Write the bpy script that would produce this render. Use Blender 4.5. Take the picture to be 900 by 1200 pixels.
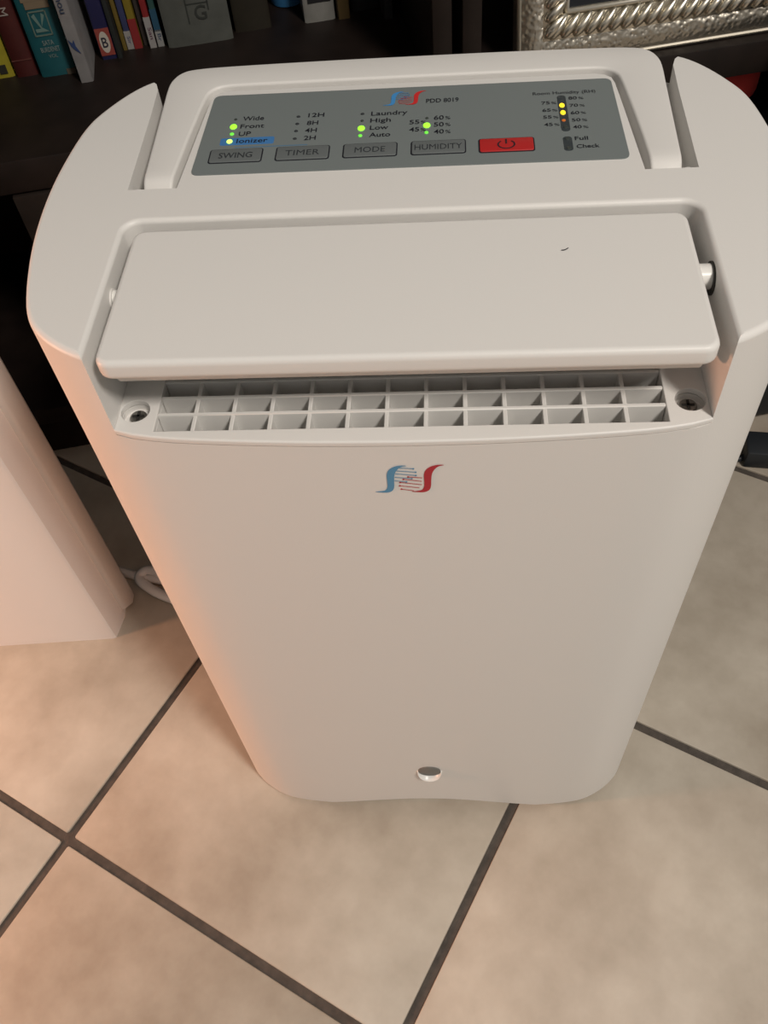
import bpy, bmesh, math, random
from mathutils import Vector, Matrix
random.seed(7)
R = math.radians
scene = bpy.context.scene
for o in list(bpy.data.objects): bpy.data.objects.remove(o)
COL = scene.collection

# ------------------------------------------------------------------ camera
CAM_H = 0.7854
pitch, roll = R(53.5124), R(-6.6481)
fwd = Vector((0, math.cos(pitch), -math.sin(pitch)))
rt0 = Vector((1, 0, 0)); up0 = rt0.cross(fwd)
rt = rt0*math.cos(roll) + up0*math.sin(roll)
up = -rt0*math.sin(roll) + up0*math.cos(roll)
cd = bpy.data.cameras.new('camera'); cam = bpy.data.objects.new('camera', cd); COL.objects.link(cam)
cam.matrix_world = Matrix(((rt.x, up.x, -fwd.x, 0), (rt.y, up.y, -fwd.y, 0), (rt.z, up.z, -fwd.z, CAM_H), (0, 0, 0, 1)))
cd.sensor_fit = 'VERTICAL'; cd.sensor_height = 36; cd.lens = 31.596; cd.clip_start = 0.01
scene.camera = cam

# ------------------------------------------------------------------ world, lights, exposure
w = bpy.data.worlds.new('room_ambient'); scene.world = w; w.use_nodes = True
w.node_tree.nodes['Background'].inputs[0].default_value = (1.0, 0.96, 0.90, 1)
w.node_tree.nodes['Background'].inputs[1].default_value = 0.25
def light(name, kind, loc, energy, color, target=None, **kw):
    d = bpy.data.lights.new(name, kind); d.energy = energy; d.color = color
    for k, v in kw.items(): setattr(d, k, v)
    o = bpy.data.objects.new(name, d); COL.objects.link(o); o.location = loc
    if target is not None:
        o.rotation_euler = (Vector(target) - Vector(loc)).to_track_quat('-Z', 'Y').to_euler()
    return o
light('ceiling_lamp', 'AREA', (0.80, -0.80, 2.2), 35, (1.0, 0.925, 0.84), (0.05, 0.35, 0.3), shape='DISK', size=0.36)
light('side_lamp', 'POINT', (-1.15, 0.262, 0.42), 25, (1.0, 0.46, 0.26), shadow_soft_size=0.06)
vs = scene.view_settings
vs.view_transform = 'Standard'; vs.look = 'None'; vs.gamma = 1.0; vs.exposure = 0.0
vs.use_curve_mapping = False

# ------------------------------------------------------------------ materials
def nt(m): return m.node_tree.nodes, m.node_tree.links
def mat(name, col, rough=0.5, metal=0.0, bump=None, vary=None, emit=None, spec=0.5, bscale=400, coat=0):
    m = bpy.data.materials.new(name); m.use_nodes = True
    n, l = nt(m); p = n['Principled BSDF']
    p.inputs['Base Color'].default_value = (*col, 1); p.inputs['Roughness'].default_value = rough
    p.inputs['Metallic'].default_value = metal; p.inputs['Specular IOR Level'].default_value = spec
    p.inputs['Coat Weight'].default_value = coat
    if emit:
        p.inputs['Emission Color'].default_value = (*emit[0], 1); p.inputs['Emission Strength'].default_value = emit[1]
    tc = n.new('ShaderNodeTexCoord')
    if bump:
        t = n.new('ShaderNodeTexNoise'); t.inputs['Scale'].default_value = bscale; t.inputs['Detail'].default_value = 3
        b = n.new('ShaderNodeBump'); b.inputs['Strength'].default_value = bump; b.inputs['Distance'].default_value = 0.001
        l.new(tc.outputs['Object'], t.inputs['Vector']); l.new(t.outputs['Fac'], b.inputs['Height']); l.new(b.outputs['Normal'], p.inputs['Normal'])
    if vary:
        sc, amt = vary
        t = n.new('ShaderNodeTexNoise'); t.inputs['Scale'].default_value = sc; t.inputs['Detail'].default_value = 4
        r = n.new('ShaderNodeValToRGB')
        r.color_ramp.elements[0].position = 0.3; r.color_ramp.elements[1].position = 0.7
        r.color_ramp.elements[0].color = (*[c*(1-amt) for c in col], 1); r.color_ramp.elements[1].color = (*[min(1, c*(1+amt)) for c in col], 1)
        l.new(tc.outputs['Object'], t.inputs['Vector']); l.new(t.outputs['Fac'], r.inputs['Fac']); l.new(r.outputs['Color'], p.inputs['Base Color'])
    return m
M = {}
M['white'] = mat('white_plastic', (0.74, 0.725, 0.70), 0.42, bump=0.06, bscale=1500, spec=0.4)
M['white_in'] = mat('grille_plastic', (0.70, 0.69, 0.665), 0.5)
M['panel'] = mat('panel_grey', (0.185, 0.210, 0.210), 0.42, spec=0.4)
M['btn'] = mat('button_grey', (0.135, 0.150, 0.152), 0.5)
M['btn_red'] = mat('button_red', (0.46, 0.022, 0.022), 0.45)
M['ink'] = mat('dark_ink', (0.012, 0.013, 0.02), 0.6)
M['ink2'] = mat('button_ink', (0.03, 0.035, 0.04), 0.6)
M['bluetape'] = mat('blue_print', (0.06, 0.20, 0.46), 0.5)
M['bluethin'] = mat('pale_blue_print', (0.10, 0.19, 0.29), 0.5)
M['logo_blue'] = mat('logo_blue', (0.06, 0.27, 0.60), 0.5)
M['logo_red'] = mat('logo_red', (0.60, 0.03, 0.03), 0.5)
M['flogo_blue'] = mat('front_logo_blue', (0.09, 0.27, 0.45), 0.5)
M['flogo_red'] = mat('front_logo_red', (0.42, 0.02, 0.035), 0.5)
M['window'] = mat('indicator_window', (0.045, 0.055, 0.06), 0.35)
M['led_off'] = mat('led_off', (0.05, 0.06, 0.055), 0.35)
M['led_green'] = mat('led_green', (0.2, 0.9, 0.05), 0.4, emit=((0.33, 1.0, 0.03), 1.3))
M['led_lime'] = mat('led_lime', (0.5, 1, 0.2), 0.4, emit=((0.62, 1.0, 0.12), 1.4))
M['led_dim'] = mat('led_dim_green', (0.2, 0.8, 0.1), 0.4, emit=((0.12, 0.8, 0.04), 0.7))
M['led_yellow'] = mat('led_yellow', (1, 0.7, 0.05), 0.4, emit=((1.0, 0.66, 0.01), 1.4))
M['led_orange'] = mat('led_dim_orange', (0.5, 0.15, 0.03), 0.4, emit=((0.6, 0.12, 0.02), 0.3))
M['plug'] = mat('grey_rubber', (0.16, 0.155, 0.14), 0.6)
M['metal'] = mat('screw_metal', (0.30, 0.29, 0.27), 0.35, metal=1)
M['pin'] = mat('hinge_pin_white', (0.8, 0.79, 0.76), 0.3)
M['dark'] = mat('gap_shade', (0.02, 0.018, 0.016), 0.6)  # near-black colour stands for the shade inside slots and the right socket
M['cord'] = mat('cord_white', (0.70, 0.66, 0.62), 0.45)
M['wood'] = mat('wenge_wood', (0.013, 0.0085, 0.007), 0.5, vary=(30, 0.3), spec=0.3)
M['wood2'] = mat('brown_black_door', (0.022, 0.016, 0.013), 0.5, vary=(30, 0.25), spec=0.3)
M['wallp'] = mat('painted_wall', (0.80, 0.76, 0.73), 0.7, bump=0.25, bscale=60)
M['trimp'] = mat('painted_trim', (0.62, 0.58, 0.54), 0.45, bump=0.1, bscale=90)
M['grout'] = mat('grout', (0.075, 0.062, 0.052), 0.85, bump=0.6, bscale=500, vary=(120, 0.25))
M['pages'] = mat('book_pages', (0.52, 0.45, 0.33), 0.8, vary=(90, 0.1))
M['silver'] = mat('silver', (0.68, 0.635, 0.54), 0.32, metal=1)
M['rim'] = mat('satin_silver', (0.42, 0.39, 0.33), 0.5, metal=1)
M['glass'] = mat('dark_picture_glass', (0.012, 0.014, 0.018), 0.2)
M['black'] = mat('black_plastic', (0.014, 0.017, 0.021), 0.5)
M['redcloth'] = mat('red_cloth', (0.62, 0.05, 0.045), 0.8)

def hammered():
    m = mat('hammered_silver', (0.50, 0.465, 0.40), 0.42, metal=1)
    n, l = nt(m); p = n['Principled BSDF']; tc = n.new('ShaderNodeTexCoord')
    v = n.new('ShaderNodeTexVoronoi'); v.inputs['Scale'].default_value = 260; v.feature = 'SMOOTH_F1'
    b = n.new('ShaderNodeBump'); b.inputs['Strength'].default_value = 0.85; b.inputs['Distance'].default_value = 0.0014
    l.new(tc.outputs['Object'], v.inputs['Vector']); l.new(v.outputs['Distance'], b.inputs['Height']); l.new(b.outputs['Normal'], p.inputs['Normal'])
    return m
M['hammered'] = hammered()

def tile_mat():
    m = bpy.data.materials.new('beige_ceramic'); m.use_nodes = True
    n, l = nt(m); p = n['Principled BSDF']; p.inputs['Roughness'].default_value = 0.5; p.inputs['Specular IOR Level'].default_value = 0.35
    tc = n.new('ShaderNodeTexCoord'); oi = n.new('ShaderNodeObjectInfo')
    mul = n.new('ShaderNodeVectorMath'); mul.operation = 'SCALE'; mul.inputs['Scale'].default_value = 37.0
    cmb = n.new('ShaderNodeCombineXYZ'); add = n.new('ShaderNodeVectorMath')
    for i in range(3): l.new(oi.outputs['Random'], cmb.inputs[i])
    l.new(cmb.outputs[0], mul.inputs[0]); l.new(tc.outputs['Object'], add.inputs[0]); l.new(mul.outputs[0], add.inputs[1])
    a = n.new('ShaderNodeTexNoise'); a.inputs['Scale'].default_value = 5.5; a.inputs['Detail'].default_value = 6; a.inputs['Roughness'].default_value = 0.6
    c = n.new('ShaderNodeTexNoise'); c.inputs['Scale'].default_value = 45; c.inputs['Detail'].default_value = 5
    for t in (a, c): l.new(add.outputs[0], t.inputs['Vector'])
    r = n.new('ShaderNodeValToRGB'); e = r.color_ramp.elements
    e[0].position = 0.32; e[0].color = (0.350, 0.298, 0.236, 1); e[1].position = 0.66; e[1].color = (0.585, 0.530, 0.448, 1)
    r2 = n.new('ShaderNodeValToRGB'); e = r2.color_ramp.elements
    e[0].position = 0.3; e[0].color = (0.86, 0.84, 0.82, 1); e[1].position = 0.62; e[1].color = (1, 1, 1, 1)
    mx = n.new('ShaderNodeMixRGB'); mx.blend_type = 'MULTIPLY'; mx.inputs[0].default_value = 0.55
    l.new(a.outputs['Fac'], r.inputs['Fac']); l.new(c.outputs['Fac'], r2.inputs['Fac'])
    l.new(r.outputs['Color'], mx.inputs[1]); l.new(r2.outputs['Color'], mx.inputs[2]); l.new(mx.outputs[0], p.inputs['Base Color'])
    b = n.new('ShaderNodeBump'); b.inputs['Strength'].default_value = 0.12; b.inputs['Distance'].default_value = 0.002
    l.new(c.outputs['Fac'], b.inputs['Height']); l.new(b.outputs['Normal'], p.inputs['Normal'])
    return m
M['tile'] = tile_mat()

# ------------------------------------------------------------------ helpers
def link(name, me, m, parent=None, smooth=40):
    if m is not None and not me.materials: me.materials.append(m)
    if smooth:
        for p in me.polygons: p.use_smooth = True
        me.set_sharp_from_angle(angle=R(smooth))
    o = bpy.data.objects.new(name, me); COL.objects.link(o)
    if parent is not None: o.parent = parent
    return o
def pyobj(name, verts, faces, m, parent=None, smooth=40):
    me = bpy.data.meshes.new(name); me.from_pydata([tuple(v) for v in verts], [], faces); me.validate()
    bm = bmesh.new(); bm.from_mesh(me); bmesh.ops.recalc_face_normals(bm, faces=bm.faces); bm.to_mesh(me); bm.free()
    return link(name, me, m, parent, smooth)
def empty(name, loc=(0, 0, 0), rz=0, parent=None):
    o = bpy.data.objects.new(name, None); COL.objects.link(o); o.location = loc; o.rotation_euler = (0, 0, rz)
    o.empty_display_size = 0.02
    if parent is not None: o.parent = parent
    return o
def tag(o, label, cat, group=None):
    o['label'] = label; o['category'] = cat
    if group: o['group'] = group
    return o
def struct(o, label=None):
    o['kind'] = 'structure'
    if label: o['label'] = label
    return o
def loft(rings, cap=True, closed=True):
    V = []; Fc = []; n = len(rings[0])
    for r in rings: V += list(r)
    for k in range(len(rings)-1):
        for i in range(n if closed else n-1):
            j = (i+1) % n
            Fc.append((k*n+i, k*n+j, (k+1)*n+j, (k+1)*n+i))
    if cap: Fc.append(tuple(range(n))[::-1]); Fc.append(tuple((len(rings)-1)*n+i for i in range(n)))
    return V, Fc
def box(name, lo, hi, m, parent=None, bev=0.0, seg=2):
    bm = bmesh.new(); bmesh.ops.create_cube(bm, size=1)
    for v in bm.verts: v.co = Vector([lo[i]+(v.co[i]+0.5)*(hi[i]-lo[i]) for i in range(3)])
    if bev: bmesh.ops.bevel(bm, geom=list(bm.edges), offset=bev, segments=seg, profile=0.5, affect='EDGES')
    bmesh.ops.recalc_face_normals(bm, faces=bm.faces)
    me = bpy.data.meshes.new(name); bm.to_mesh(me); bm.free()
    return link(name, me, m, parent)
def rrect(x0, x1, y0, y1, r, n=6):
    out = []
    for cx, cy, a0 in ((x1-r, y1-r, 0), (x0+r, y1-r, 90), (x0+r, y0+r, 180), (x1-r, y0+r, 270)):
        for i in range(n+1):
            a = R(a0+90*i/n); out.append((cx+r*math.cos(a), cy+r*math.sin(a)))
    return out
def prism(name, pts, z0, z1, m, parent=None, fil=0.0, n=4, smooth=40):
    """plan polygon (ccw) extruded in z, upper edge rounded by fil"""
    if fil <= 0: rings = [[(x, y, z0) for x, y in pts], [(x, y, z1) for x, y in pts]]
    else:
        rings = [[(x, y, z0) for x, y in pts]]
        nr = normals(pts)
        for i in range(n+1):
            a = math.pi/2*i/n; d = fil*(1-math.cos(a)); z = z1-fil+fil*math.sin(a)
            rings.append([(x-nx*d, y-ny*d, z) for (x, y), (nx, ny) in zip(pts, nr)])
    V, Fc = loft(rings); return pyobj(name, V, Fc, m, parent, smooth)
def normals(pts):
    out = []; n = len(pts)
    for i in range(n):
        a = Vector(pts[i-1]); b = Vector(pts[(i+1) % n]); t = (b-a)
        t = t.normalized() if t.length else Vector((1, 0)); out.append((t.y, -t.x))
    return out
def cr(pts, sub=8, closed=False):
    """Catmull-Rom curve through points"""
    P = [Vector(p) for p in pts]; n = len(P); out = []
    for i in range(n if closed else n-1):
        g = lambda k: P[k % n] if closed else P[max(0, min(n-1, k))]
        p0, p1, p2, p3 = g(i-1), g(i), g(i+1), g(i+2)
        for s in range(sub):
            t = s/sub
            out.append(0.5*((2*p1)+(-p0+p2)*t+(2*p0-5*p1+4*p2-p3)*t*t+(-p0+3*p1-3*p2+p3)*t**3))
    if not closed: out.append(P[-1])
    return out
def tube(name, pts, r, m, parent=None, n=10, cap=True):
    rings = []; P = [Vector(p) for p in pts]; ref = Vector((0.13, 0.21, 0.97))
    for i, p in enumerate(P):
        t = (P[min(i+1, len(P)-1)]-P[max(i-1, 0)]).normalized()
        a = t.cross(ref).normalized(); b = t.cross(a)
        rr = r[i] if isinstance(r, (list, tuple)) else r
        rings.append([p+a*rr*math.cos(2*math.pi*k/n)+b*rr*math.sin(2*math.pi*k/n) for k in range(n)])
    V, Fc = loft(rings, cap); return pyobj(name, V, Fc, m, parent, 60)
def cyl(name, c, r, z0, z1, m, parent=None, n=28, fil=0.0):
    return prism(name, [(c[0]+r*math.cos(2*math.pi*k/n), c[1]+r*math.sin(2*math.pi*k/n)) for k in range(n)], z0, z1, m, parent, fil)
def boolean(o, cutters, bevel=0.0):
    """cut the helper solids out of o, keep the result as plain mesh and drop the helpers"""
    for c in cutters:
        md = o.modifiers.new('cut', 'BOOLEAN'); md.operation = 'DIFFERENCE'; md.object = c; md.solver = 'EXACT'
    if bevel:
        b = o.modifiers.new('bev', 'BEVEL'); b.width = bevel; b.segments = 2; b.limit_method = 'ANGLE'; b.angle_limit = R(50)
    bpy.context.view_layer.update()
    dg = bpy.context.evaluated_depsgraph_get()
    me = bpy.data.meshes.new_from_object(o.evaluated_get(dg)); o.modifiers.clear()
    old = o.data; o.data = me
    for c in cutters:
        cm = c.data; bpy.data.objects.remove(c); bpy.data.meshes.remove(cm)
    mm = old.materials[0] if old.materials else None
    bpy.data.meshes.remove(old)
    me.materials.clear(); me.materials.append(mm)
    for p in me.polygons: p.use_smooth = True; p.material_index = 0
    me.set_sharp_from_angle(angle=R(38))
    wn = o.modifiers.new('weighted', 'WEIGHTED_NORMAL'); wn.keep_sharp = True; wn.weight = 80
    return o
def text_mesh(s, width, height, thick=None):
    """lettering as a flat mesh, left/baseline at origin, scaled to width x cap height"""
    cu = bpy.data.curves.new('lettering', 'FONT'); cu.body = s; cu.size = 1.0; cu.resolution_u = 3; cu.offset = (0.0 if 'M' in s or 'm' in s else 0.010) if thick is None else thick
    o = bpy.data.objects.new('lettering', cu); COL.objects.link(o); bpy.context.view_layer.update()
    me = bpy.data.meshes.new_from_object(o.evaluated_get(bpy.context.evaluated_depsgraph_get()))
    bpy.data.objects.remove(o); bpy.data.curves.remove(cu)
    xs = [v.co.x for v in me.vertices]; x0, x1 = min(xs), max(xs)
    for v in me.vertices:
        v.co.x = (v.co.x-x0)/(x1-x0)*width; v.co.y = v.co.y/0.69*height; v.co.z = 0
    me.materials.clear()
    return me
def write(s, x, y, z, width, height, m, parent, rot=(0, 0, 0), thick=None):
    o = link('lettering', text_mesh(s, width, height, thick), m, parent, 0)
    o.location = (x, y, z); o.rotation_euler = rot
    return o

# ------------------------------------------------------------------ floor
TS, TYAW, U0, V0 = 0.33, R(-34.9128), -0.40593, 0.04100
e1 = Vector((math.cos(TYAW), math.sin(TYAW))); e2 = Vector((-e1.y, e1.x))
floor = struct(box('floor', (-2.2, -1.6, -0.05), (2.4, 2.0, -0.0022), M['grout']), 'beige ceramic tiled floor with dark grout joints')
g = 0.0078/2
tile_me = None
for i in range(-6, 9):
    for j in range(-6, 9):
        c = e1*(U0+(i+.5)*TS)+e2*(V0+(j+.5)*TS)
        if not (-1.6 < c.x < 1.75 and -0.75 < c.y < 1.25): continue
        if tile_me is None:
            t = prism('tile', rrect(-TS/2+g, TS/2-g, -TS/2+g, TS/2-g, 0.002, 2), -0.006, 0, M['tile'], floor, 0.0012, 2); tile_me = t.data
        else:
            t = bpy.data.objects.new('tile', tile_me); COL.objects.link(t); t.parent = floor
        t.location = (c.x, c.y, 0); t.rotation_euler = (0, 0, TYAW+math.pi/2*((i*3+j*5) % 4))

# ------------------------------------------------------------------ white wall end with door trim at the left
wall_pts = [(-2.2, 0.5735), (-0.402, 0.4692), (-0.2865, 0.4625), (-0.2828, 0.4634), (-0.2795, 0.474), (-0.2760, 0.487), (-0.2760, 0.514), (-2.2, 0.62)]
wl = struct(prism('wall_left', wall_pts, 0, 2.4, M['wallp'], None, 0, smooth=50), 'white painted wall end with rounded corner at the left')
tr = [(-0.2800, 0.4885), (-0.2735, 0.4880), (-0.2700, 0.4905), (-0.2675, 0.5000), (-0.2672, 0.5090), (-0.2700, 0.5160), (-0.2800, 0.5180)]
tp = struct(prism('trim_1', tr, 0.0, 2.1, M['trimp'], None, 0, smooth=60), 'white painted door trim strip on the wall end')
# chipped foot of the trim
for v in tp.data.vertices:
    if v.co.z < 0.001: v.co.z = 0.012 if v.co.y < 0.5 else 0.004

# ------------------------------------------------------------------ dehumidifier
HT = 0.5354
deh = empty('dehumidifier', (0.01317, 0.25843, 0), R(-7.391))
tag(deh, 'white plastic dehumidifier with grey control panel and louvre flap on top', 'dehumidifier')
half = [(0, -.0035), (.04, -.0029), (.08, -.0010), (.112, .0018), (.1325, .0068), (.1515, .0192), (.1632, .036), (.1715, .070), (.1755, .105), (.1755, .14),
        (.171, .178), (.1625, .199), (.150, .217), (.137, .2260), (.12, .2300), (.06, .232), (0, .232)]
hc = [(p.x, p.y) for p in cr(half, 6)]
hc[0] = (0, hc[0][1]); hc[-1] = (0, hc[-1][1])
outline = hc + [(-x, y) for x, y in hc[-2:0:-1]]          # counter-clockwise from front centre
def front_y(x):
    x = abs(x)
    for (xa, ya), (xb, yb) in zip(hc, hc[1:]):
        if xa <= x <= xb: return ya+(yb-ya)*(x-xa)/max(1e-9, xb-xa)
    return hc[0][1]
nr = normals(outline)
rings = []
for d, z in ((0.006, 0.0), (0.002, 0.0022), (0, 0.006), (0, .12), (0, .25), (0, .38), (0, HT-.003)):
    rings.append([(x-nx*d, y-ny*d, z) for (x, y), (nx, ny) in zip(outline, nr)])
for i in range(1, 7):
    a = math.pi/2*i/6; d = .003*(1-math.cos(a)); z = HT-.003+.003*math.sin(a)
    rings.append([(x-nx*d, y-ny*d, z) for (x, y), (nx, ny) in zip(outline, nr)])
V, Fc = loft(rings)
body = pyobj('body', V, Fc, M['white'], deh)
# louvre recess, open to the front
def rec(off, z):
    X, Yb, r = .1316+off, .0965+off, .008+off
    pts = [(X, -.04), (X, Yb-r)]
    for i in range(1, 7): a = R(90*i/6); pts.append((X-r+r*math.cos(a), Yb-r+r*math.sin(a)))
    pts += [(-x, y) for x, y in pts[::-1]]
    return [(x, y, z) for x, y in pts]
rr = [rec(0, .4866), rec(0, HT-.0024)]
for i in range(1, 6):
    a = math.pi/2*i/5; rr.append(rec(.0024*(1-math.cos(a)), HT-.0024+.0024*math.sin(a)))
rr.append(rec(.0024, HT+.02))
V, Fc = loft(rr); cut1 = pyobj('cut', V, Fc, None, deh)
# duct under the grille, screw wells
cut2 = box('cut', (-.1135, .0046, .448), (.1135, .088, .50), None, deh)
cut3 = cyl('cut', (-.1240, .0176), .0068, .4838, .50, None, deh)
cut4 = cyl('cut', (.1240, .0176), .0068, .4838, .50, None, deh)
# U-shaped handle slot
outer = [(.1355, .1212), (.1368, .190), (.1377, .213), (.1395, .2190), (.1430, .2235), (.150, .228), (.150, .26)]
inner = [(.1112, .1212), (.1075, .180), (.1062, .198), (.1050, .2035), (.1020, .2065), (.0970, .2082)]
U = outer + [(-x, y) for x, y in outer[::-1]] + [(-x, y) for x, y in inner] + inner[::-1]
V, Fc = loft([[(x, y, HT-.016) for x, y in U], [(x, y, HT+.02) for x, y in U]]); cut5 = pyobj('cut', V, Fc, None, deh, 0)
# arch in the lower front edge
N = 24; top = [(-.115+.23*i/N, -.02, .027*(0.5+0.5*math.cos(math.pi*(-1+2*i/N)))**0.8+.0005) for i in range(N+1)]
sec = [(x, z) for x, y, z in top] + [(.115, -.02), (-.115, -.02)]
V, Fc = loft([[(x, -.03, z) for x, z in sec], [(x, .05, z) for x, z in sec]]); cut6 = pyobj('cut', V, Fc, None, deh, 0)
yk = -.0035; zk = .0930
def disc(y, r, dz=0, n=28): return [(-.0008+r*math.cos(2*math.pi*k/n), y, zk+dz+r*math.sin(2*math.pi*k/n)) for k in range(n)]
boolean(body, [cut1, cut2, cut3, cut4, cut5, cut6], 0.0009)

# outlet frame: the plate around the grille, its front edge follows the bowed front
fp = []
NX = 28
for i in range(NX+1):
    x = -.1321+.2642*i/NX; fp.append((x, front_y(x)-.0004))
fp += [(.1321, .0970), (-.1321, .0970)]
of = prism('outlet_frame', fp, .4870, .4902, M['white'], deh, 0.0010, 3)
boolean(of, [box('cut', (-.1133, .0050, .47), (.1133, .0875, .50), None, deh), cyl('cut', (-.1240, .0176), .0066, .47, .50, None, deh), cyl('cut', (.1240, .0176), .0066, .47, .50, None, deh)], 0.0005)
# grille bars
px, py = .2266/13, .0103
for k in range(1, 8):
    y = .0050+py*k
    box('grille_slat', (-.1133, y-.0010, .4780), (.1133, y+.0010, .4899), M['white_in'], deh, 0.0004, 1)
for k in range(1, 13):
    x = -.1133+px*k
    b = box('grille_rib', (-.00095, .0050, .4780), (.00095, .0875, .4894), M['white_in'], deh, 0.0003, 1) if k == 1 else None
    if b: rib = b
    else: b = rib.copy(); COL.objects.link(b); b.parent = deh
    b.location.x = x
# screws at the bottom of the wells
for s in (-1, 1):
    sc = cyl('screw', (0, 0), .0040, 0, .0022, M['metal'], deh, 18, .0008); sc.location = (s*.1240, .0182, .4838)
    cr1 = box('slot_shade', (-.0028, -.0006, .0018), (.0028, .0006, .0025), M['dark'], sc)  # solid dark bars painted as the shade in the cross recess
    cr2 = box('slot_shade', (-.0006, -.0028, .0018), (.0006, .0028, .0025), M['dark'], sc)
# louvre flap
fl = rrect(-.1268, .1258, .0030, .0915, .0065, 6)
fn = normals(fl); rings = []
for d, z in ((.0030, .5240), (.0010, .5246), (.0002, .5256), (0, .5270), (0, .5312), (.0004, .5325), (.0012, .5335), (.0028, .5340)):
    rings.append([(x-nx*d, y-ny*d, z) for (x, y), (nx, ny) in zip(fl, fn)])
V, Fc = loft(rings); flap = pyobj('louvre_flap', V, Fc, M['white'], deh, 70)
wn = flap.modifiers.new('weighted', 'WEIGHTED_NORMAL'); wn.weight = 80
prof = [(.0085, .5246), (.0095, .5185), (.0140, .5135), (.0260, .5090), (.0460, .5070), (.0660, .5090), (.0800, .5150), (.0850, .5246)]
prof = [(p.x, p.y) for p in cr(prof, 4)]
V, Fc = loft([[(x, y, z) for y, z in prof] for x in (-.1215, .1215)]); pyobj('flap_drum', V, Fc, M['white_in'], flap, 50)
for s in (-1, 1):
    pin = pyobj('hinge_pin', *loft([[(x, .0550+(.0055 if s > 0 else .0040)*math.cos(2*math.pi*k/20), (.5262 if s > 0 else .5240)+(.0055 if s > 0 else .0040)*math.sin(2*math.pi*k/20)) for k in range(20)] for x in (s*.1255, s*.1312)]), M['pin'], deh)
    pyobj('pin_socket', *loft([[(x, .0546+(.0076 if s > 0 else .0050)*math.cos(2*math.pi*k/24), (.5256 if s > 0 else .5240)+(.0070 if s > 0 else .0050)*math.sin(2*math.pi*k/24)) for k in range(24)] for x in (s*.1309, s*.13175)]), M['dark' if s > 0 else 'white'], deh)  # right disc is near-black in place of shade around the pin
# carrying handle, a U lying in the slot
sec_o = [(.1290, .1214), (.1292, .1262), (.1295, .1320), (.1305, .160), (.1318, .195), (.1324, .2140), (.1312, .2230), (.1275, .2296), (.1200, .2330), (.1000, .2347), (.05, .2358), (0, .2360)]
sec_i = [(.1150, .1214), (.1148, .1262), (.1144, .1320), (.1128, .160), (.1105, .190), (.1092, .2030), (.1078, .2080), (.1050, .2115), (.1005, .2135), (.0900, .2142), (.05, .2144), (0, .2145)]
so = [(p.x, p.y) for p in cr(sec_o, 4)]; si = [(p.x, p.y) for p in cr(sec_i, 4)]
so[-1] = (0, so[-1][1]); si[-1] = (0, si[-1][1])
so += [(-x, y) for x, y in so[-2::-1]]; si += [(-x, y) for x, y in si[-2::-1]]
rings = []
for (xo, yo), (xi, yi) in zip(so, si):
    o_, i_ = Vector((xo, yo)), Vector((xi, yi)); L = (i_-o_).length; t = (i_-o_)/L
    ym = (yo+yi)/2
    drop = 0 if ym > .131 else .0065*((.131-ym)/.0096)**1.5
    zt = HT+.0003-drop; f = .0015; ring = [(xo, yo, HT-.0155)]
    for k in range(5):
        a = math.pi/2*k/4; q = o_+t*f*(1-math.cos(a)); ring.append((q.x, q.y, zt-f+f*math.sin(a)))
    for k in range(4, -1, -1):
        a = math.pi/2*k/4; q = i_-t*f*(1-math.cos(a)); ring.append((q.x, q.y, zt-f+f*math.sin(a)))
    ring.append((xi, yi, HT-.0155)); rings.append(ring)
V, Fc = loft(rings); pyobj('handle', V, Fc, M['white'], deh, 60)
for s in (-1, 1): box('handle_pivot', (s*.1322-.0018, .1214, HT-.012), (s*.1322+.0018, .1275, HT-.0035), M['pin'], deh, .001)
# grey plug with a white crescent ledge under it, low on the front
V, Fc = loft([disc(yk+.004, .0088), disc(yk-.0006, .0088), disc(yk-.0011, .0082)]); knob = pyobj('drain_plug', V, Fc, M['plug'], deh); knob['label'] = 'small grey drain plug'
rings = []
for i in range(25):
    a = R(180+180*i/24); p = .0050*max(0, math.sin(math.pi*i/24))**.7+.0003; ro = .0094+.0016*math.sin(math.pi*i/24)
    q = lambda r, y: (-.0008+r*math.cos(a), y, zk+r*math.sin(a))
    rings.append([q(.0089, yk+.003), q(.0089, yk-p*.85), q((.0089+ro)/2, yk-p), q(ro, yk-p*.7), q(ro+.0012, yk+.003)])
V, Fc = loft(rings); ledge = pyobj('plug_ledge', V, Fc, M['pin'], deh, 60)

# ---- control panel and everything printed on it
def panel_outline():
    q = [(-.1060, .1306), (.1055, .1298), (.1042, .2020), (-.1042, .2030)]; r = .0042; out = []
    for k in range(4):
        p = Vector(q[k]); a = (Vector(q[k-1])-p).normalized(); b = (Vector(q[(k+1) % 4])-p).normalized()
        for i in range(7):
            t = i/6; p0, p2 = p+a*r, p+b*r
            s = p0*(1-t)**2+p*2*t*(1-t)+p2*t*t; out.append((s.x, s.y))
    return out
pan = prism('control_panel', panel_outline(), HT-.0004, HT+.0005, M['panel'], deh)
ZP = HT+.0007
def strip(name, x0, x1, y0, y1, r, z0, z1, m, fil=0, par=pan): return prism(name, rrect(x0, x1, y0, y1, r, 5), z0, z1, m, par, fil)
strip('printed_band', -.0950, -.0674, .1551, .1615, .0012, HT+.0004, HT+.00058, M['bluetape'])
strip('printed_line', -.0870, -.0500, .1524, .1532, .0003, HT+.0004, HT+.00056, M['bluethin'])
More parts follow.
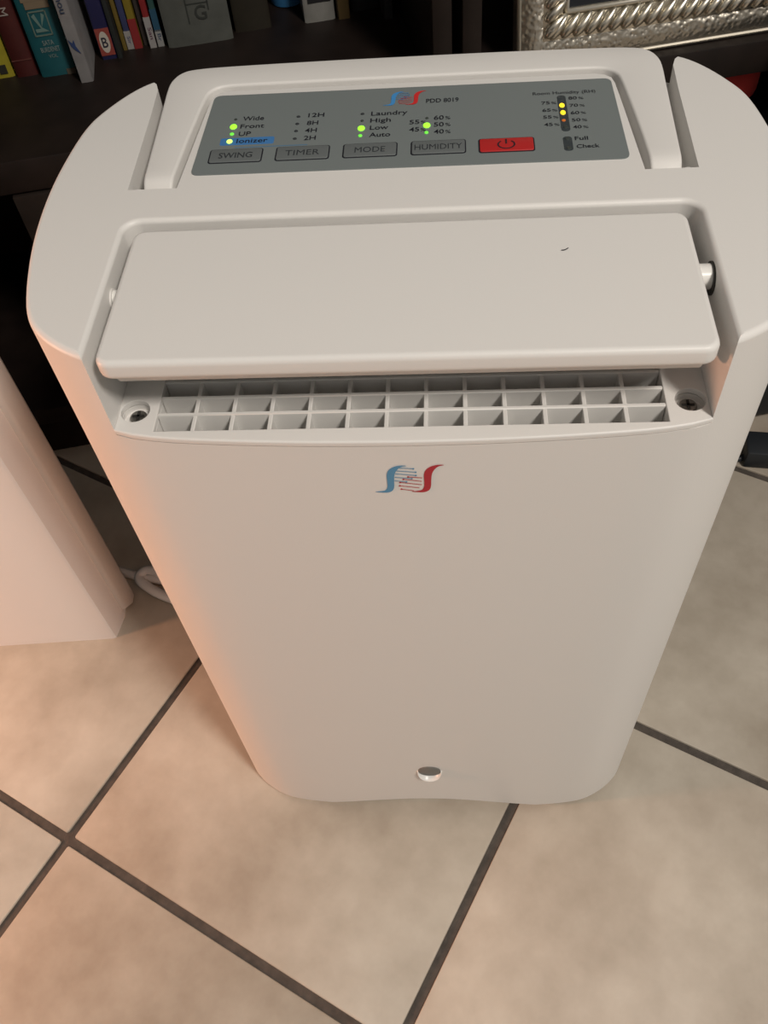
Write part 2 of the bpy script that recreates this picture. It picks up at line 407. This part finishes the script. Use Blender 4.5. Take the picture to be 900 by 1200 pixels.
for name, x0, ctext, tw in (('SWING', -.0988, 'SWING', .0170), ('TIMER', -.0653, 'TIMER', .0170), ('MODE', -.0318, 'MODE', .0150), ('HUMIDITY', .0017, 'HUMIDITY', .0232)):
    x1 = x0+.0270
    strip('button_outline', x0, x1, .1394, .1514, .0016, HT+.0004, HT+.0007, M['ink'])
    b = strip('button', x0+.0006, x1-.0006, .1400, .1508, .0012, HT+.0004, HT+.0011, M['btn'], .0003)
    write(ctext, (x0+x1)/2-tw/2, .1430, HT+.0012, tw, .0045, M['ink2'], pan)
strip('button_outline', .0347, .0618, .1388, .1508, .0016, HT+.0004, HT+.0007, M['ink'])
strip('power_button', .0353, .0612, .1394, .1502, .0012, HT+.0004, HT+.0011, M['btn_red'], .0003)
# power symbol
pc = Vector((.0481, .1446)); arc = []
for i in range(25):
    a = R(90+38+(360-76)*i/24); arc.append(a)
V = []; Fc = []
for a in arc:
    for r in (.0031, .0038): V.append((pc.x+r*1.15*math.cos(a), pc.y+r*math.sin(a), HT+.0012))
for i in range(24): Fc.append((2*i, 2*i+1, 2*i+3, 2*i+2))
k = len(V); V += [(pc.x-.0004, pc.y+.0005, HT+.0012), (pc.x+.0004, pc.y+.0005, HT+.0012), (pc.x+.0004, pc.y+.0044, HT+.0012), (pc.x-.0004, pc.y+.0044, HT+.0012)]
Fc.append((k, k+1, k+2, k+3)); pyobj('power_symbol', V, Fc, M['ink'], pan, 0)
TX = [('Wide', -.0859, .1772, .0111), ('Front', -.0863, .1700, .0124), ('UP', -.0863, .1631, .0063), ('Ionizer', -.0866, .1566, .0159),
      ('12H', -.0517, .1776, .0083), ('8H', -.0518, .1704, .0058), ('4H', -.0522, .1636, .0060), ('2H', -.0522, .1567, .0060),
      ('Laundry', -.0191, .1764, .0186), ('High', -.0193, .1700, .0105), ('Low', -.0192, .1634, .0093), ('Auto', -.0193, .1569, .0106),
      ('PDD 8019', .0090, .1861, .0167)]
for s, x, y, wd in TX: write(s, x, y, ZP, wd, .0037, M['ink'], pan)
def pct(n, x, y, h=.0034, wn_=.0044):
    write(n, x, y, ZP, wn_, h, M['ink'], pan); write('%', x+wn_+.0007, y, ZP, .0026, h*.75, M['ink2'], pan)
for n_, x, y in (('60', .0130, .1699), ('50', .0130, .1637), ('40', .0130, .1573), ('55', .0007, .1668), ('45', .0007, .1601)): pct(n_, x, y, .0037, .0050)
write('Room Humidity (RH)', .0636, .1885, ZP, .0316, .0028, M['ink'], pan)
for n_, y in (('80', .1829), ('70', .1760), ('60', .1692), ('50', .1627), ('40', .1565)): pct(n_, .0812, y, .0027, .0042)
for n_, y in (('75', .1794), ('65', .1726), ('55', .1663), ('45', .1596)): pct(n_, .0674, y, .0027, .0042)
write('Full', .0812, .1464, ZP, .0063, .0030, M['ink'], pan); write('Check', .0815, .1396, ZP, .0108, .0030, M['ink'], pan)
strip('indicator_window', .0755, .0798, .1545, .1872, .0019, HT+.0004, HT+.00065, M['window'])
strip('indicator_window', .0755, .0798, .1378, .1498, .0017, HT+.0004, HT+.00065, M['window'])
def led(x, y, r, m, ry=None):
    n = 20; ry = ry or r
    pts = [(x+r*math.cos(2*math.pi*k/n), y+ry*math.sin(2*math.pi*k/n)) for k in range(n)]
    prism('indicator_light', pts, HT+.0004, HT+.0010, m, pan, .0003, 2)
led(-.0900, .1718, .0018, M['led_green'], .0022); led(-.0899, .1651, .0011, M['led_dim']); led(-.0902, .1584, .0015, M['led_lime'], .0018)
led(-.0897, .1786, .0008, M['led_off'])
for y in (.1785, .1718, .1652, .1583): led(-.0568, y, .0010, M['ink2'], .0008)
led(-.0236, .1783, .0010, M['ink2'], .0008); led(-.0235, .1719, .0008, M['led_off']); led(-.0236, .1651, .0018, M['led_green'], .0022); led(-.0238, .1585, .0010, M['led_dim'])
led(.0095, .1716, .0008, M['led_off']); led(.0094, .1651, .0018, M['led_green'], .0022); led(.0093, .1587, .0010, M['led_dim'])
led(.0774, .1777, .0013, M['led_yellow'], .0019); led(.0774, .1710, .0013, M['led_yellow'], .0019); led(.0772, .1640, .0010, M['led_orange'])
led(.0777, .1580, .0012, M['led_off']); led(.0776, .1478, .0012, M['led_off']); led(.0777, .1398, .0012, M['led_off'])

# ---- two-stroke emblem, on the panel and on the front
BL_UP = [(-.5, -.49), (-.40, -.47), (-.345, -.42), (-.320, -.30), (-.315, -.10), (-.315, .12), (-.295, .28), (-.245, .40), (-.170, .475), (-.09, .50), (-.03, .49)]
BL_LO = [(-.5, -.505), (-.38, -.535), (-.30, -.52), (-.245, -.44), (-.222, -.30), (-.215, -.08), (-.205, .12), (-.180, .27), (-.135, .39), (-.085, .455), (-.03, .475)]
def stroke(shift):
    up_, lo_ = cr([Vector((x+shift, y)) for x, y in BL_UP], 4), cr([Vector((x+shift, y)) for x, y in BL_LO], 4)
    n = len(up_); V = [(p.x, p.y) for p in up_]+[(p.x, p.y) for p in lo_]
    return V, [(i, i+1, n+i+1, n+i) for i in range(n-1)]
def emblem(parent, fn, mb, mr, name):
    V, Fc = stroke(0); a = pyobj(name, [fn(x, y) for x, y in V], Fc, mb, parent, 0); a['label'] = 'blue curved stroke of the printed emblem'
    V, Fc = stroke(.53); b = pyobj(name, [fn(x, y) for x, y in V], Fc, mr, parent, 0); b['label'] = 'red curved stroke of the printed emblem'
    for m, lines in ((mb, [(-.13, .41, .07, .37), (-.17, .30, .10, .24), (-.19, .19, .10, .12), (-.20, .06, .04, .00), (-.21, -.07, -.04, -.12)]),
                     (mr, [(-.01, .07, .19, .02), (-.08, -.02, .18, -.11), (-.13, -.14, .18, -.24), (-.14, -.27, .14, -.36), (-.12, -.40, .06, -.47)])):
        V = []; Fc = []
        for x0, y0, x1, y1 in lines:
            k = len(V); t = .012; V += [(x0, y0-t), (x1, y1-t), (x1, y1+t), (x0, y0+t)]; Fc.append((k, k+1, k+2, k+3))
            ex, ey = (x1, y1) if m is mb else (x0, y0)
            k = len(V); V += [(ex+.016*math.cos(a_*math.pi/3), ey+.032*math.sin(a_*math.pi/3)) for a_ in range(6)]; Fc.append(tuple(range(k, k+6)))
        pyobj(name+'_lines', [fn(x, y) for x, y in V], Fc, m, parent, 0)
emblem(pan, lambda x, y: (-.0022+x*.0222, .1918+y*.0125, ZP), M['logo_blue'], M['logo_red'], 'panel_emblem')
emblem(deh, lambda x, y: (.0004+x*.0320, front_y(.0004+x*.0320)-.0003, .4642+y*.0192), M['flogo_blue'], M['flogo_red'], 'front_emblem')

# tiny hair on the flap
hw = Matrix.Translation(deh.location) @ Matrix.Rotation(R(-7.391), 4, 'Z')
hp = cr([Vector((.0684, .0657, .5343)), Vector((.0695, .0655, .5345)), Vector((.0706, .0660, .5346)), Vector((.0714, .0670, .5343))], 4)
hair = tube('hair', [hw @ p for p in hp], .00022, M['ink'], None, 5)
tag(hair, 'tiny dark hair lying on the white louvre flap', 'hair')

# ---- power cord on the floor behind the unit
cp = cr([Vector(p) for p in ((-.120, .430, .05), (-.165, .462, .012), (-.205, .487, .006), (-.238, .5045, .006), (-.2555, .5180, .007), (-.2615, .5260, .008), (-.2585, .5320, .009), (-.249, .5330, .010), (-.22, .5200, .012), (-.14, .500, .03))], 8)
cord = tube('power_cord', cp, .0052, M['cord'], None, 10)
tag(cord, 'white power cord looping on the floor behind the dehumidifier', 'cord')
cp = cr([Vector(p) for p in ((-.225, .5180, .0050), (-.262, .5300, .0050), (-.285, .5400, .0050), (-.33, .552, .0050), (-.40, .570, .0050))], 8)
cable = tube('floor_cable', cp, .0048, M['cord'], None, 8)
tag(cable, 'thin grey cable on the floor running behind the white wall end', 'cable')

# ------------------------------------------------------------------ bookcases
TH = R(4.7); FB = Vector((-0.3504, 0.7093, 0))
def bookcase(label, x0, x1, extra):
    b = empty('bookcase', FB, TH); tag(b, label, 'bookcase', 'dark wooden bookcases along the back wall')
    t, D, HH = .0165, .30, 1.85
    for xa, xb in ((x0, x0+t), (x1-t, x1)): box('side_panel', (xa, 0, 0), (xb, D, HH), M['wood'], b, .0012)
    for z0, z1 in ((.342, .372), (.72, .745), (1.09, 1.115), (1.46, 1.485), (HH-.025, HH)):
        box('shelf_board', (x0+t, .001 if z0 < .4 else .03, z0), (x1-t, D, z1), M['wood'], b, .0015)
    box('shelf_board', (x0+t, .004, .060), (x1-t, D, .082), M['wood'], b, .001)
    box('plinth', (x0+t, .02, 0), (x1-t, .035, .060), M['wood'], b)
    box('back_panel', (x0, D, 0), (x1, D+.006, HH), M['wood'], b)
    return b
ba = bookcase('dark wooden bookcase full of books behind the dehumidifier', -.45, .4530, True)
box('door', (.0604, -.001, .086), (.4360, .016, .3400), M['wood2'], ba, .0015)
bb = bookcase('dark wooden bookcase holding the silver picture frame', .4615, 1.30, False)
def sh(x, y, z):
    p = Matrix.Rotation(TH, 4, 'Z') @ Vector((x, y, z)); return p+FB
SZ = .372
def emp_shelf(name, x, y, z=SZ): return empty(name, sh(x, y, z), TH)
def book(x0, x1, y, col, label, h=.21, d=.135, rough=.55, hardback=False):
    w_ = x1-x0; o = emp_shelf('book', (x0+x1)/2, y); tag(o, label, 'book', 'books on the dark shelf')
    t = .0015 if not hardback else .0025; hw_ = w_/2
    col = tuple(c*.62 for c in col); m = mat('book_cover', col, rough, vary=(70, .12))
    pts = [(-hw_, d), (-hw_, .002), (-hw_*.85, .0004), (0, 0), (hw_*.85, .0004), (hw_, .002), (hw_, d), (hw_-t, d), (hw_-t, t*1.5), (-hw_+t, t*1.5), (-hw_+t, d)]
    pyobj('cover', *loft([[(x, yy, 0) for x, yy in pts], [(x, yy, h) for x, yy in pts]]), m, o, 50)
    box('pages', (-hw_+t, t*1.6, .003 if hardback else .0008), (hw_-t, d-.004, h-.003), M['pages'], o)
    return o
def patch(o, x0, x1, z0, z1, col, dy=.0004, name='spine_band', r=None):
    m = col if not isinstance(col, tuple) else mat('spine_print', tuple(c*.68 for c in col), .6)
    return box(name, (x0, -dy-.0003, z0), (x1, .003, z1), m, o)
def spine_text(o, s, x, z, wd, h, col, vertical=True):
    m = mat('spine_ink', tuple(c*.7 for c in col), .6)
    # vertical: reads downwards along the spine
    if vertical: return write(s, x, -.0008, z, wd, h, m, o, (R(90), R(90), 0))
    return write(s, x, -.0008, z, wd, h, m, o, (R(90), 0, 0))
b = book(.034, .066, .147, (.42, .36, .02), 'bright yellow book at the left edge of the shelf', .17); patch(b, .004, .011, .004, .012, (.03, .03, .02))
b = book(.068, .088, .1435, (.085, .012, .010), 'dark red book between the yellow and the teal book', .22, hardback=True)
spine_text(b, 'M', -.004, .062, .007, .008, (.45, .40, .36)); spine_text(b, 'KO', -.004, .092, .018, .008, (.45, .40, .36)); patch(b, -.009, .009, .0150, .0156, (.16, .05, .04))
b = book(.092, .124, .136, (.012, .125, .150), 'thick teal book with beige upper spine and square emblem', .23)
patch(b, -.0105, .0160, .066, .20, (.26, .20, .13)); patch(b, -.0085, .0125, .060, .0665, (.26, .20, .13))
for q in ((-.0085, .0075, .0570, .0580), (-.0085, .0075, .0365, .0375), (-.0085, -.0075, .0365, .0580), (.0065, .0075, .0365, .0580)): patch(b, *q, (.17, .24, .20), name='spine_emblem')
pyobj('spine_emblem', [(-.006, -.0006, .054), (-.003, -.0006, .056), (.0, -.0006, .044), (.003, -.0006, .056), (.0055, -.0006, .054), (.0055, -.0006, .040), (-.006, -.0006, .040), (-.006, -.0006, .043), (-.001, -.0006, .043)], [(0, 1, 2, 8), (2, 3, 4), (5, 6, 7, 8, 2)], mat('spine_print', (.12, .20, .18), .6), b, 0)
spine_text(b, 'SATA', -.0045, .0285, .010, .0042, (.25, .33, .32), False); spine_text(b, 'BURDENET', -.0080, .0225, .017, .0042, (.25, .33, .32), False); spine_text(b, 'VOL', -.0030, .0170, .008, .0032, (.2, .28, .27), False)
patch(b, .0080, .0159, .000, .0050, (.12, .10, .07))
b = book(.1285, .1405, .1145, (.30, .29, .29), 'white book standing forward of its neighbours', .205, .16)
spine_text(b, 'day', -.0028, .098, .019, .0070, (.16, .17, .19)); spine_text(b, 'nou', -.0028, .0755, .014, .0056, (.03, .05, .10))
pyobj('spine_emblem', [(-.0045, -.0006, .040), (-.0015, -.0006, .036), (.0005, -.0006, .039), (.0008, -.0006, .033), (.0035, -.0006, .026), (-.0008, -.0006, .030), (-.003, -.0006, .0335)], [(0, 1, 6), (1, 2, 3, 5, 6), (3, 4, 5)], mat('spine_ink', (.02, .04, .12), .6), b, 0)
b = book(.1480, .1625, .1515, (.012, .012, .075), 'dark blue book with a red and white oval emblem', .20, hardback=True)
patch(b, -.0062, .0066, .0040, .0285, (.33, .06, .045), .0002, 'spine_emblem')
def oval(par, cx, cz, rx, rz, m, y=-.0008, n=20, name='spine_emblem'):
    return pyobj(name, [(cx+rx*math.cos(2*math.pi*k/n), y, cz+rz*math.sin(2*math.pi*k/n)) for k in range(n)], [tuple(range(n))], m, par, 0)
oval(b, .0002, .0163, .0045, .0098, mat('spine_print', (.42, .38, .33), .6)); bt = spine_text(b, 'B', -.0024, .0118, .0052, .0090, (.03, .03, .05), False); bt.location.y = -.0012
spine_text(b, 'ngelo', -.0030, .086, .026, .0062, (.35, .35, .38))
book(.1630, .1676, .1500, (.020, .024, .022), 'thin charcoal book right of the dark blue book', .19)
b = book(.1682, .1722, .164, (.19, .13, .02), 'thin mustard yellow book tucked behind its neighbours', .21)
b = book(.1728, .1788, .1655, (.045, .055, .15), 'thin book with red, blue and white spine', .21); patch(b, -.003, .003, .046, .2, (.30, .035, .03)); patch(b, -.0030, .0030, 0, .0165, (.38, .36, .34)); spine_text(b, 'Sir', -.0010, .012, .007, .003, (.05, .05, .15))
b = book(.1793, .1868, .1645, (.27, .20, .015), 'thin yellow book with a red spine foot', .21); patch(b, -.0037, .0037, 0, .027, (.30, .022, .022))
b = book(.1880, .1935, .168, (.05, .04, .035), 'thin dark brown book between yellow and red spines', .20)
b = book(.1943, .2003, .1610, (.30, .018, .02), 'thin red book with white spine foot', .20); patch(b, -.003, .003, 0, .028, (.40, .38, .37)); spine_text(b, 'San', -.0010, .019, .011, .0032, (.10, .02, .06))
b = book(.2018, .2076, .1615, (.03, .10, .09), 'thin green and blue book with white spine foot', .20); patch(b, -.0029, .0029, .014, .034, (.02, .09, .16)); patch(b, -.0029, .0029, 0, .0155, (.36, .36, .35)); spine_text(b, 'Br', -.0010, .012, .007, .0032, (.03, .06, .12))
b = book(.2118, .2738, .1535, (.125, .132, .118), 'wide grey-green book with faint square emblem', .24, hardback=True)
spine_text(b, 'DC', -.012, .060, .026, .014, (.035, .038, .035), False)
for q in ((-.007, .014, .045, .0465), (-.007, -.006, .020, .045), (.013, .014, .030, .045), (-.007, .014, .0365, .0372)): patch(b, *q, (.05, .055, .05), name='spine_emblem')
spine_text(b, 'G', .000, .0225, .011, .0125, (.045, .05, .045), False)
b = book(.2768, .3115, .1640, (.030, .024, .014), 'dark olive book with a white bird on its spine', .22)
patch(b, -.017, .017, .034, .041, (.085, .062, .025), .0002)
bird = [(-.0095, .047), (-.0085, .040), (-.003, .0355), (.003, .0365), (.0065, .042), (.0072, .0485), (.010, .0575), (.0062, .0550), (.0022, .0480), (-.0025, .0470), (-.0035, .0545), (-.0075, .0535)]
pyobj('spine_emblem', [(x, -.0009, z) for x, z in bird], [tuple(range(len(bird)))], mat('spine_print', (.42, .38, .27), .6), b, 0)
# blue pot, white-spined and brown books
cy = emp_shelf('blue_cup', .3330, .2150)
tag(cy, 'blue cup at the back of the shelf behind the books', 'cup')
def revolve(name, prof, m, par, n=24):
    V, Fc = loft([[(r*math.cos(2*math.pi*k/n), r*math.sin(2*math.pi*k/n), z) for k in range(n)] for r, z in prof], True); return pyobj(name, V, Fc, m, par, 50)
revolve('cup_body', [(.014, 0), (.0165, .001), (.0190, .02), (.0205, .07), (.0190, .0695), (.0175, .02), (.0120, .004)], mat('blue_glaze', (.03, .13, .28), .4), cy)
oval(cy, -.002, .024, .008, .009, mat('cup_print', (.12, .25, .40), .5), -.0202, 16, 'cup_print')
b = book(.3440, .3735, .1610, (.34, .335, .31), 'white book with a black label on its spine', .19)
patch(b, -.0100, .0120, .018, .13, (.012, .012, .014))
b = book(.3760, .3880, .1585, (.135, .085, .025), 'tan brown book right of the white spine', .18)
b = book(.3905, .4180, .1700, (.016, .016, .018), 'black book at the right end of the shelf row', .21)
b = book(.4190, .4275, .1450, (.035, .033, .035), 'charcoal book beside the bookcase side panel', .18); patch(b, -.002, .003, .03, .16, (.05, .05, .055))

# ------------------------------------------------------------------ silver picture frame
FW, FHt, BW = .252, .30, .0455
LEAN = R(-9)
pf = empty('picture_frame', sh(.5125, .010, SZ+.0008), TH); tag(pf, 'silver embossed picture frame with rope border standing on the shelf', 'picture frame')
pf.rotation_euler = (LEAN, 0, TH)
# local: x across, z up, -y towards the viewer
def ringframe(prof):
    """sweep profile (inset d, depth y) around the rectangle with mitred corners"""
    R4 = []
    for d, y in prof:
        R4.append([(d, y, d), (FW-d, y, d), (FW-d, y, FHt-d), (d, y, FHt-d)])
    return loft(R4, False)
V, Fc = ringframe([(0, .014), (0, .0035), (.0008, .0015), (.0022, .0010), (.0032, .0022), (.004, .0026)]); pyobj('outer_rim', V, Fc, M['rim'], pf, 60)
V, Fc = ringframe([(.0036, .0030), (.0090, -.0010), (.0140, -.0024), (.0190, -.0018), (.0225, .0000)]); pyobj('hammered_band', V, Fc, M['hammered'], pf, 60)
V, Fc = ringframe([(.0220, .0000), (.0260, -.0015), (.0320, -.0015), (.0400, .0015)]); pyobj('rope_bed', V, Fc, M['silver'], pf, 60)
V, Fc = ringframe([(.0395, .0020), (.0405, -.0005), (.0425, -.0015), (.0445, -.0005), (.0455, .0040)]); pyobj('inner_rim', V, Fc, M['silver'], pf, 60)
box('back_board', (.004, .006, .004), (FW-.004, .0135, FHt-.004), M['black'], pf)
box('picture', (BW-.002, .0030, BW-.002), (FW-BW+.002, .0060, FHt-BW+.002), M['glass'], pf)
# one rope lobe: a slanted drop, thick end outwards
def lobe_mesh():
    rings = []
    n = 10; L = .0190
    for i in range(9):
        t = i/8; r = .0066*math.sin(math.pi*min(1, t*.97+.03))**.55*(1-.45*t)+.0002
        cx = .0125*t**1.25; cz = L*t
        rings.append([(cx+r*math.cos(2*math.pi*k/n), -.0020-.0010*math.sin(math.pi*t)-r*.75*math.sin(2*math.pi*k/n), cz) for k in range(n)])
    return loft(rings)
V, Fc = lobe_mesh(); lobe0 = pyobj('rope_lobe', V, Fc, M['silver'], pf, 70)
lobe0.location = (.030, 0, .0235); lm = lobe0.data
V, Fc = lobe_mesh(); lobe1 = pyobj('rope_lobe', [(z, y, x) for x, y, z in V], Fc, M['silver'], pf, 70)   # upright borders: mirrored across the mitre
lobe1.location = (.0235, 0, .030); lm2 = lobe1.data
def lobe(x, z, ang, lm=lm):
    o = bpy.data.objects.new('rope_lobe', lm); COL.objects.link(o); o.parent = pf; o.location = (x, 0, z); o.rotation_euler = (0, ang, 0)
sp = .0106
k = 1
while .030+sp*k < FW-.030: lobe(.030+sp*k, .0235, 0); k += 1
lobe(.0255, .0250, R(8))
k = 1
while .030+sp*k < FHt-.03: lobe(.0235, .030+sp*k, 0, lm2); k += 1
k = 0
while .022+sp*k < FHt-.04: lobe(FW-.0235, .040+sp*k, R(180), lm2); k += 1
k = 0
while .030+sp*k < FW-.03: lobe(.040+sp*k, FHt-.0235, R(180)); k += 1
# easel leg
box('easel_leg', (FW/2-.02, .014, .0), (FW/2+.02, .017, .20), M['black'], pf)

# ------------------------------------------------------------------ things in the lower compartment on the right, stand foot
sb = emp_shelf('storage_box', .68, .03, .082); tag(sb, 'black storage box in the lower compartment of the bookcase', 'box')
box('box_body', (-.12, 0, 0), (.13, .22, .190), M['black'], sb, .004); box('box_lid', (-.123, -.003, .180), (.133, .223, .2030), M['black'], sb, .003)
bm = bmesh.new(); bmesh.ops.create_cube(bm, size=1)
bmesh.ops.subdivide_edges(bm, edges=list(bm.edges), cuts=5, use_grid_fill=True)
for v in bm.verts:
    c = v.co*2; s = 1.0/max(1e-6, (abs(c.x)**4+abs(c.y)**4+abs(c.z)**4)**.25); c = c*s if max(abs(c.x), abs(c.y), abs(c.z)) > .99 else c
    v.co = Vector((c.x*.065, c.y*.06, c.z*.026+.003*math.sin(c.x*5+c.y*4)))
me = bpy.data.meshes.new('red_cloth'); bm.to_mesh(me); bm.free()
rc = link('red_cloth', me, M['redcloth'], None, 80); rc.location = sh(.704, .085, .3120); rc.rotation_euler = (0, 0, TH)
tag(rc, 'folded red cloth just under the shelf below the picture frame', 'cloth')
st = empty('adapter_block', (.432, .592, 0), R(-14)); tag(st, 'small black block with a lead on the floor at the right edge', 'block')
box('block_body', (-.036, -.017, 0), (.060, .017, .024), M['black'], st, .003)
lead = tube('lead', cr([Vector(p) for p in ((-.034, -.006, .006), (-.044, -.010, .005), (-.060, -.010, .004), (-.085, -.004, .004))], 5), .0035, M['black'], st, 8)
cs = empty('black_shade_case', (.405, .640, 0), R(4.7)); tag(cs, 'tall black case before the right bookcase, widened to stand in for shaded floor', 'case')  # case extended leftwards so its black covers floor lying in shade
box('case_body', (.0, 0, .012), (.26, .105, .40), M['black'], cs, .008); box('case_lid', (-.002, -.002, .30), (.262, .107, .325), M['black'], cs, .003)
for cx in (.02, .24):
    for cyy in (.02, .085): cyl('case_foot', (cx, cyy), .010, 0, .013, M['black'], cs, 14)

# ------------------------------------------------------------------ wall behind the bookcases
wb = [(-.90, .312), (1.9, .312), (1.9, .40), (-.90, .40)]
wbk = prism('wall_back', [(sh(x, y, 0).x, sh(x, y, 0).y) for x, y in wb], 0, 2.4, M['wallp'], None); struct(wbk, 'white painted wall behind the bookcases')
